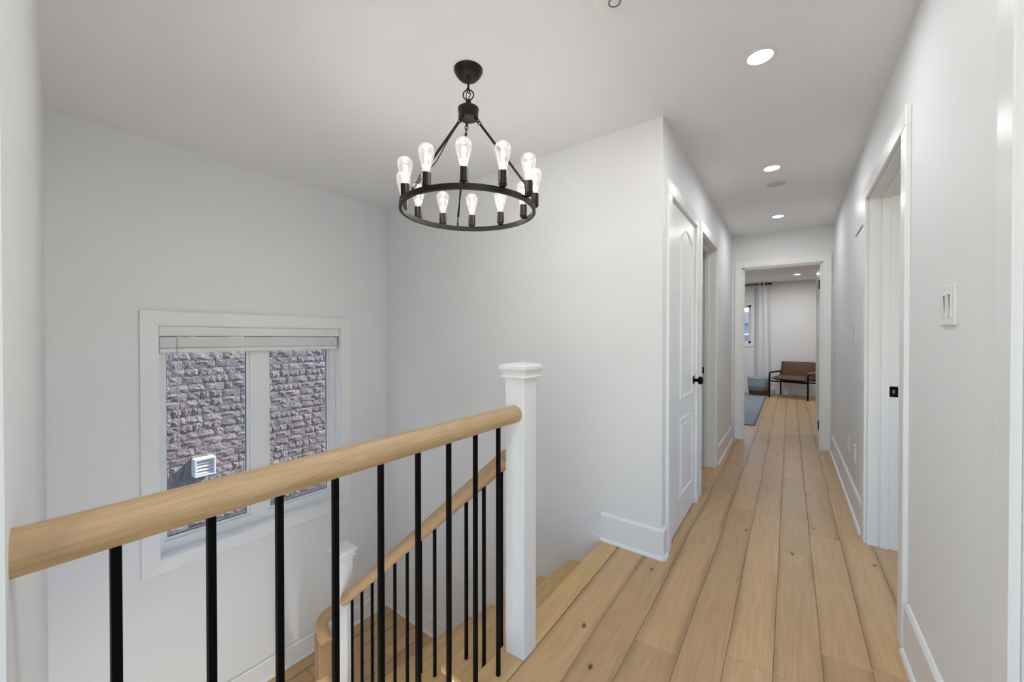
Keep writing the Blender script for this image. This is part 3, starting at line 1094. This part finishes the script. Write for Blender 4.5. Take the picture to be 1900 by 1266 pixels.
# ------------------------------------------------------------------ wall plates on the right wall
def plate(name, label, cat, y, z, wd, hg, parts, group=None):
    t = thing(name, label, cat, (XR, y, z), 0, group)
    MB().box(-.006, 0, -wd / 2, wd / 2, -hg / 2, hg / 2, .002).build('cover_plate', 'plastic', t)
    parts(t)
    return t
def rockers(n):
    def f(t):
        for k in range(n):
            c = (k - (n - 1) / 2) * .046
            MB().box(-.0075, -.005, c - .0175, c + .0175, -.0345, .0345, .001).build('rocker_frame', 'plastic', t)
            MB().prism_yz([(c - .0155, -.031), (c + .0155, -.031), (c + .0155, .031), (c - .0155, .031)], -.0085, -.006).add(
                [(-.0085, c - .0155, -.031), (-.0085, c + .0155, -.031), (-.0125, c + .0155, .031), (-.0125, c - .0155, .031), (-.006, c - .0155, .031), (-.006, c + .0155, .031)],
                [(0, 1, 2, 3), (3, 2, 5, 4)]).build('rocker', 'plastic', t)
            for zz in (-.048, .048):
                MB().lathe([(.003, -.0068), (.003, -.006)], 10, (0, c, zz), 'x').build('screw', 'plastic', t)
    return f
def sockets(t):
    for zz in (-.0195, .0195):
        MB().box(-.008, -.005, -.0165, .0165, zz - .014, zz + .014, .003).build('socket_face', 'plastic', t)
        for yy in (-.006, .006):
            MB().box(-.0083, -.0078, yy - .001, yy + .001, zz - .002, zz + .006).build('slot', 'black', t)
def coax(t):
    MB().lathe([(.005, -.012), (.005, -.006)], 12, (0, 0, 0), 'x').build('cable_jack', 'plastic', t)
plate('light_switch', 'white two gang rocker light switch plate nearest the camera', 'light switch', 1.684, 1.318, .128, .116, rockers(2))
plate('light_switch', 'small white light switch plate beyond the right doorway', 'light switch', 3.69, 1.245, .078, .118, rockers(1))
plate('wall_outlet', 'white wall outlet low on the right wall nearer the doorway', 'outlet', 3.665, .412, .075, .118, sockets)
plate('wall_outlet', 'white cable jack plate low on the right wall farther from the doorway', 'outlet', 4.03, .402, .075, .118, coax)
t = thing('wall_grille', 'white register cover high on the right wall beside the doorway casing', 'vent cover', (XR, 3.52, 2.055))
MB().box(-.004, 0, -.185, .185, -.108, .108, .0015).build('cover_panel', 'plastic', t)
MB().box(-.009, -.003, -.188, .188, -.114, -.102, .001).build('lip', 'plastic', t)

# ------------------------------------------------------------------ chandelier
cx, cy = -1.201, 1.377
ch = thing('chandelier', 'bronze ring chandelier with twelve glowing filament bulbs hanging over the stairs', 'chandelier', (cx, cy, ZC))
z_ = lambda z: z - ZC
MB().lathe([(.010, -.052), (.026, -.049), (.044, -.038), (.058, -.020), (.0655, -.005), (.0655, 0)][::1], 36).build('canopy', 'bronze', ch, smooth=40)
MB().tube([Vector((0, 0, -.06)), Vector((0, 0, -.088))], .005, 10).torus((0, 0, -.094), .010, .0028, 18, 6, 'x').build('hook', 'bronze', ch, smooth=50)
toc = Vector((1.201, -1.377, 0)).normalized()
rgt = Vector((math.cos(R(34.87)), math.sin(R(34.87)), 0))
lp = MB()
rot = Matrix.Rotation(math.atan2(rgt.y, rgt.x), 4, 'Z')
lo_ = lp.torus((0, 0, -.113), .0235, .0030, 30, 8, 'y').build('hanging_ring', 'bronze', ch, Matrix.Rotation(math.atan2(rgt.y, rgt.x), 4, 'Z'), smooth=60)
MB().tube([Vector((.004, 0, -.055)), Vector((-.006, .004, -.09)), Vector((-.011, .004, -.118)), Vector((-.002, .0, -.15))], .0024, 6).tube([Vector((-.004, 0, -.06)), Vector((.003, -.004, -.095)), Vector((.012, -.006, -.112)), Vector((.003, -.004, -.125)), Vector((.002, 0, -.15))], .0022, 6).build('power_cord', 'black', ch, rot, smooth=60)
MB().lathe([(.0125, -.175), (.0125, -.142), (.010, -.138), (.004, -.134), (0, -.133)], 20).build('stem', 'bronze', ch, smooth=40)
MB().lathe([(.020, -.222), (.040, -.222), (.0450, -.219), (.0450, -.186), (.0475, -.184), (.0475, -.176), (.044, -.173), (.012, -.171)], 36).build('hub', 'bronze', ch, smooth=40)
RR = .2985
zr0 = z_(1.790)
ring = MB().torus((0, 0, z_(1.801)), RR, 0, 96, 4, 'z', rect=[(-.0065, -.011), (.0065, -.011), (.0065, .011), (-.0065, .011)]).build('ring', 'bronze', ch, smooth=40)
def polar(phi, r):
    return (toc * math.cos(phi) + rgt * math.sin(phi)) * r
for k, d in enumerate((191, 311, 71)):
    p1 = polar(R(d), RR)
    p0 = polar(R(d), .040)
    a = Vector((p0.x, p0.y, -.232))
    b = Vector((p1.x, p1.y, z_(1.838)))
    dd = (b - a).normalized()
    rod = MB().tube([a + dd * .030, b - dd * .026], .0058, 10)
    rod.build('rod', 'bronze', ch, smooth=50)
    ey = MB()
    for q, rad in ((a + dd * .008, .008), (a + dd * .022, .008), (b - dd * .016, .008), (b - dd * .002, .008)):
        side = dd.cross(Vector((0, 0, 1))).normalized() if int(rad * 0 + (q - a).length * 1000) % 2 else dd.cross(Vector((0, 0, 1))).cross(dd).normalized()
        pts = []
        for s in range(12):
            an = 2 * PI * s / 12
            pts.append(q + dd * (.010 * math.cos(an)) + side * (.0065 * math.sin(an)))
        ey.tube(pts, .0022, 6, True, dd.cross(side))
    ey.tube([Vector((p1.x, p1.y, z_(1.808))), Vector((p1.x, p1.y, z_(1.832)))], .0048, 8)
    ey.tube([a - dd * .012, a + dd * .004], .006, 8)
    ey.build('eyelet', 'bronze', ch, smooth=50)
    if k == 1:
        pts = [a + Vector((0, 0, -.004)), a.lerp(b, .3) + Vector((0, 0, -.012)), a.lerp(b, .55) + Vector((.004, 0, -.030)), a.lerp(b, .8) + Vector((0, 0, -.018)), b + Vector((0, 0, -.012))]
        MB().tube(pts, .0020, 6).build('lamp_cord', 'black', ch, smooth=60)
soc_me = MB().lathe([(.010, -.002), (.0135, 0), (.0135, .006), (.0178, .007), (.0178, .060), (.0165, .061), (.0150, .061), (.0150, .050)], 24)
bul = MB().lathe([(.0125, .052), (.0140, .062), (.0165, .075), (.0225, .098), (.0295, .124), (.0322, .140), (.0318, .152), (.0275, .164), (.0185, .1715), (.008, .1745), (0, .175)], 24)
fil = MB()
for k in range(6):
    a = 2 * PI * k / 6
    fil.tube([Vector((.0035 * math.cos(a), .0035 * math.sin(a), .072)), Vector((.0060 * math.cos(a + .5), .0060 * math.sin(a + .5), .140))], .0013, 5)
fil.lathe([(.003, .055), (.0022, .074), (.001, .090)], 8)
s0 = b0 = f0 = None
for k in range(12):
    p = polar(R(-3.5 + 30 * k), RR)
    m = T(p.x, p.y, z_(1.812))
    if s0 is None:
        s0 = soc_me.build('socket', 'bronze', ch, m, smooth=40)
        b0 = bul.build('bulb', 'bulb', ch, m, smooth=60)
        f0 = fil.build('filament', 'filament', b0)
        b0['label'] = 'clear pear shaped filament bulb, lit'
    else:
        link('socket', s0.data, ch, m)
        bb_ = link('bulb', b0.data, ch, m)
        link('filament', f0.data, bb_)
    if k == 0:
        bl_o = lamp('bulb_lamp', 'POINT', (p.x, p.y, z_(1.925)), 1.0, (.92, .96, 1.0), ch, shadow_soft_size=.02)
        # upright filaments throw their light sideways: intensity falls with the sine towards the axis
        bl_o.data.use_nodes = True
        ln_ = bl_o.data.node_tree
        em_ = [n for n in ln_.nodes if n.type == 'EMISSION'][0]
        tcn = ln_.nodes.new('ShaderNodeTexCoord')
        sp_ = ln_.nodes.new('ShaderNodeSeparateXYZ')
        ln_.links.new(tcn.outputs['Normal'], sp_.inputs[0])
        m1 = ln_.nodes.new('ShaderNodeMath')
        m1.operation = 'MULTIPLY'
        ln_.links.new(sp_.outputs[2], m1.inputs[0])
        ln_.links.new(sp_.outputs[2], m1.inputs[1])
        m2 = ln_.nodes.new('ShaderNodeMath')
        m2.operation = 'SUBTRACT'
        m2.inputs[0].default_value = 1.0
        ln_.links.new(m1.outputs[0], m2.inputs[1])
        m3 = ln_.nodes.new('ShaderNodeMath')
        m3.operation = 'POWER'
        m3.inputs[1].default_value = .6
        ln_.links.new(m2.outputs[0], m3.inputs[0])
        ln_.links.new(m3.outputs[0], em_.inputs['Strength'])
        bulb_light = bl_o.data
    else:
        bo_ = bpy.data.objects.new('bulb_lamp', bulb_light)
        COL.objects.link(bo_)
        bo_.parent = ch
        bo_.location = (p.x, p.y, z_(1.925))

# ------------------------------------------------------------------ bedroom
w2 = thing('window_2', 'white framed bedroom window beside the curtain', 'window', (0, YB, 0), kind='structure')
a, b, c, d = BW
fr = MB()
fr.box(a, a + .05, .03, .09, c, d).box(b - .05, b, .03, .09, c, d).box(a, b, .03, .09, c, c + .05).box(a, b, .03, .09, d - .05, d).box((a + b) / 2 - .03, (a + b) / 2 + .03, .03, .09, c, d)
fr.build('frame', 'vinyl', w2)
MB().box(a + .05, (a + b) / 2 - .03, .058, .062, c + .05, d - .05).build('pane', 'glass', w2)
MB().box((a + b) / 2 + .03, b - .05, .058, .062, c + .05, d - .05).build('pane', 'glass', w2)
cs = MB()
cs.box(a - .07, a, -.018, 0, c - .07, d + .07).box(b, b + .07, -.018, 0, c - .07, d + .07).box(a, b, -.018, 0, d, d + .07).box(a, b, -.018, 0, c - .07, c)
cs.build('casing', 'trim', w2)
MB().box(a - .02, b + .02, -.075, -.018, d - .005, d + .065, .004).build('blind_box', 'blind', w2)

rod = thing('curtain_rod', 'black curtain rod above the bedroom window', 'curtain rod', (-1.3, YB - .085, 2.405))
MB().tube([Vector((-1.1, 0, 0)), Vector((.93, 0, 0))], .011, 12).build('pole', 'black', rod, smooth=50)
MB().lathe([(.011, .93), (.017, .935), (.019, .955), (.017, .972), (.008, .98)], 14, (0, 0, 0), 'x').build('finial', 'black', rod, smooth=50)
MB().box(.86, .875, 0, .085, -.01, .01).build('bracket', 'black', rod)
cu = thing('curtain', 'long white grommet curtain hanging beside the bedroom window', 'curtain', (-.50, YB - .085, .02))
nu, nv = 80, 24
vs_, fs = [], []
for j_ in range(nv + 1):
    f = j_ / nv
    z = 2.45 * f - .02
    wd_ = .245 - .055 * f ** 1.5
    for i_ in range(nu + 1):
        g = i_ / nu
        x = (g - .5) * wd_ + .012 * (1 - f)
        am = .022 + .010 * (1 - f)
        y = -.004 + am * math.sin(g * 2 * PI * 2.4 + .9) + .008 * math.sin(g * 17 + f * 3) * (1 - f)
        vs_.append((x, y, z))
for j_ in range(nv):
    for i_ in range(nu):
        q = j_ * (nu + 1) + i_
        fs.append((q, q + 1, q + nu + 2, q + nu + 1))
o = MB().add(vs_, fs).build('cloth', 'curtain', cu, smooth=80)
md = o.modifiers.new('thickness', 'SOLIDIFY')
md.thickness = .003
gm = MB()
for g in (.13, .30, .44, .58, .72, .87):
    gm.torus(((g - .5) * .19, .036 * math.sin(g * 2 * PI * 3.5 + .4) * .2, 2.385), .020, .003, 16, 6, 'x')
gm.build('grommet', 'black', cu, smooth=60)

rug = thing('rug', 'blue grey woven rug on the bedroom floor', 'rug', (-1.45, 8.15, 0))
MB().box(-1.05, 1.05, -1.68, 1.68, 0, .010, .003).build('pile', 'rug', rug)
bd = MB()
for s in (-1, 1):
    bd.box(s * 1.05 - .012, s * 1.05 + .012, -1.69, 1.69, 0, .012, .003).box(-1.05, 1.05, s * 1.68 - .012, s * 1.68 + .012, 0, .0121, .003)
bd.build('binding', mat('rug_binding', (.13, .17, .21), .95), rug)

bk = thing('basket', 'blue and brown striped coiled rope basket beside the bench', 'basket', (-.545, 10.08, 0))
def coil(r0, r1, za, zb, n):
    pr = []
    for k in range(n):
        for q in range(5):
            f = (k + q / 5) / n
            pr.append((r0 + (r1 - r0) * f + .008 * math.sin(PI * q / 5), za + (zb - za) * f))
    return pr
def shell(pr, th=.012):
    return pr + [(r - th, z) for r, z in reversed(pr)]
MB().lathe([(0, .004), (.16, .004), (.165, .012), (0, .012)], 30).build('base', 'rope_brown', bk)
MB().lathe(shell(coil(.165, .182, .0, .10, 5)), 40).build('brown_band', 'rope_brown', bk, smooth=60)
MB().lathe(shell(coil(.182, .194, .10, .18, 4)), 40).build('grey_band', 'rope_grey', bk, smooth=60)
MB().lathe(shell(coil(.194, .206, .18, .375, 9)), 40).build('blue_band', 'rope_blue', bk, smooth=60)
MB().tube([Vector((-.19, -.05, .37)), Vector((-.235, -.04, .40)), Vector((-.25, 0, .405)), Vector((-.235, .04, .40)), Vector((-.19, .05, .37))], .013, 8).build('handle', 'rope_white', bk, smooth=60)
MB().lathe([(0, .372), (.10, .372), (.16, .362), (.19, .345), (.10, .33), (0, .33)], 30).build('folded_blanket', 'rope_blue', bk, smooth=60)

be = thing('bench', 'low brown upholstered bench with black tube frame in the bedroom', 'bench', (-.336, 9.78, 0), R(-18))
W_, D_ = .665, .60
for x in (0, W_):
    path = [Vector((x, .0, 0)), Vector((x, .0, .46))]
    for k in range(1, 6):
        a_ = PI / 2 * k / 5
        path.append(Vector((x, .045 - .045 * math.cos(a_), .46 + .045 * math.sin(a_))))
    path += [Vector((x, D_ - .05, .505)), Vector((x, D_ - .015, .485)), Vector((x, D_, .46)), Vector((x, D_, 0))]
    MB().tube(path, .0145, 10, up=Vector((1, 0, 0))).build('side_frame', 'black', be, smooth=50)
    MB().box(x - .026, x + .026, .05, D_ - .06, .515, .535, .006, 2).build('armrest', 'armwood', be)
MB().tube([Vector((0, .02, .335)), Vector((W_, .02, .335))], .013, 10).build('front_rail', 'black', be, smooth=50)
MB().tube([Vector((0, D_ - .03, .30)), Vector((W_, D_ - .03, .30))], .013, 10).build('rear_rail', 'black', be, smooth=50)
def cushion(x0, x1, y0, y1, h, crown, n=10):
    vs_, fs = [], []
    for side in (0, 1):
        for j_ in range(n + 1):
            for i_ in range(n + 1):
                fx, fy = i_ / n, j_ / n
                e = (max(0, 1 - (2 * fx - 1) ** 6) * max(0, 1 - (2 * fy - 1) ** 6)) ** .5
                z = (h / 2 * e + crown * e * e * (1 - (2 * fy - 1) ** 2) if side else -h / 2 * e)
                vs_.append((x0 + (x1 - x0) * fx, y0 + (y1 - y0) * fy, z))
    k = (n + 1) ** 2
    for j_ in range(n):
        for i_ in range(n):
            q = j_ * (n + 1) + i_
            fs.append((q, q + n + 1, q + n + 2, q + 1))
            fs.append((k + q, k + q + 1, k + q + n + 2, k + q + n + 1))
    mb = MB().add(vs_, fs)
    return mb
MB_ = cushion(.015, W_ - .015, -.01, D_ - .06, .085, .015)
MB_.build('seat_cushion', 'leather', be, T(0, 0, .395), smooth=70)
bm_ = cushion(.012, W_ - .012, 0, .40, .075, .012)
bm_.build('back_cushion', 'leather', be, Matrix.Translation((0, D_ - .085, .335)) @ Matrix.Rotation(R(76), 4, 'X'), smooth=70)

# ------------------------------------------------------------------ outside: neighbour's split-face wall
XB = -4.93
nbw = MB().box(XB - .2, XB - .012, -1.5, 6.5, ZB - .1, 3.2).build('wall_neighbour', 'mortar')
struct(nbw, 'rough pinkish grey split face stone wall outside the stair window', 'wall')
brnd = random.Random(11)
CH = .080
def brick_geo(ln, seed):
    q = random.Random(seed)
    nu_, nv_ = 4, 3
    vs_, fs = [], []
    hh = CH - .0035
    for j_ in range(nv_ + 1):
        for i_ in range(nu_ + 1):
            y = -ln / 2 + ln * i_ / nu_
            z = -hh / 2 + hh * j_ / nv_
            edge_ = i_ in (0, nu_) or j_ in (0, nv_)
            x = q.uniform(.006, .015) if edge_ else q.uniform(.008, .028)
            if not edge_:
                y += q.uniform(-.010, .010)
                z += q.uniform(-.006, .006)
            vs_.append((x, y, z))
    for j_ in range(nv_):
        for i_ in range(nu_):
            p = j_ * (nu_ + 1) + i_
            if q.random() < .5:
                fs += [(p, p + 1, p + nu_ + 2), (p, p + nu_ + 2, p + nu_ + 1)]
            else:
                fs += [(p, p + 1, p + nu_ + 1), (p + 1, p + nu_ + 2, p + nu_ + 1)]
    # side skirts back to the mortar
    rim = [i_ for i_ in range(nu_ + 1)] + [(j_ * (nu_ + 1) + nu_) for j_ in range(1, nv_ + 1)] + [nv_ * (nu_ + 1) + i_ for i_ in range(nu_ - 1, -1, -1)] + [j_ * (nu_ + 1) for j_ in range(nv_ - 1, 0, -1)]
    o0 = len(vs_)
    for r_ in rim:
        vs_.append((-.014, vs_[r_][1], vs_[r_][2]))
    m_ = len(rim)
    for k in range(m_):
        fs.append((rim[k], o0 + k, o0 + (k + 1) % m_, rim[(k + 1) % m_]))
    return vs_, fs
lens = [.08, .11, .14, .17]
geo = {(ln, v): brick_geo(ln - .0035, 100 * i + v) for i, ln in enumerate(lens) for v in range(4)}
meshes = {}
for key, (vs_, fs) in geo.items():
    me = bpy.data.meshes.new('brick')
    me.from_pydata(vs_, [], fs)
    me.materials.append(M['brick'])
    meshes[key] = me
rest = MB()
row = 0
z = ZB - .05
nb = 0
while z < 3.15:
    y = -1.4 - brnd.uniform(0, .15)
    while y < 6.3:
        ln = brnd.choice(lens)
        v = brnd.randrange(4)
        yc, zc = y + ln / 2, z + CH / 2
        if 1.18 < yc < 2.90 and -.68 < zc < 1.06 and nb < 298:
            o = link('brick', meshes[(ln, v)], nbw, T(XB, yc, zc))
            nb += 1
        else:
            vs_, fs = geo[(ln, v)]
            rest.add([(p[0] + XB, p[1] + yc, p[2] + zc) for p in vs_], fs)
        y += ln
    z += CH
    row += 1
o = rest.build('stonework', 'brick', nbw)
o['kind'] = 'stuff'
# dryer vent on that wall
dv = thing('exhaust_vent', 'white louvred exhaust vent on the stone wall outside the window', 'vent', (XB + .02, 1.517, -.075))
fr = MB()
fr.box(0, .10, -.088, -.074, -.088, .088).box(0, .10, .074, .088, -.088, .088).box(0, .10, -.074, .074, .074, .088).box(0, .10, -.074, .074, -.088, -.074)
fr.build('hood', 'vent', dv)
for k in range(4):
    zz = -.052 + .034 * k
    MB().add([(.085, -.074, zz - .014), (.085, .074, zz - .014), (.062, .074, zz + .014), (.062, -.074, zz + .014), (.081, -.074, zz - .016), (.081, .074, zz - .016), (.058, .074, zz + .012), (.058, -.074, zz + .012)],
             [(0, 1, 2, 3), (7, 6, 5, 4), (0, 4, 5, 1), (2, 6, 7, 3), (0, 3, 7, 4), (1, 5, 6, 2)]).build('louvre', 'vent', dv)
o = MB().box(-40, 40, -30, 60, ZB - .2, ZB - .1).build('ground', 'ground')
struct(o, 'gravel ground outside the house', 'ground')
# house seen through the bedroom window
hs = thing('house', 'blue grey neighbouring house with dark roof outside the bedroom window', 'house', (-3.0, 25, ZB - .1))
MB().box(-6, 6, 0, 6, 0, 5.05).build('wall', 'siding', hs)
MB().prism_yz([(-.4, 4.98), (6.4, 4.98), (6.4, 5.06), (3, 5.85), (-.4, 5.06)], -6.3, 6.3).build('roof', 'roof', hs)
for xw in (-3.5, -.5, 1.05, 3.6):
    f = MB().box(xw - .5, xw + .5, -.04, 0, 3.0, 4.5).build('window', 'trim', hs)
    MB().box(xw - .42, xw + .42, -.05, -.03, 3.08, 4.42).build('pane', mat('dark_pane', (.08, .12, .18), .1), f)
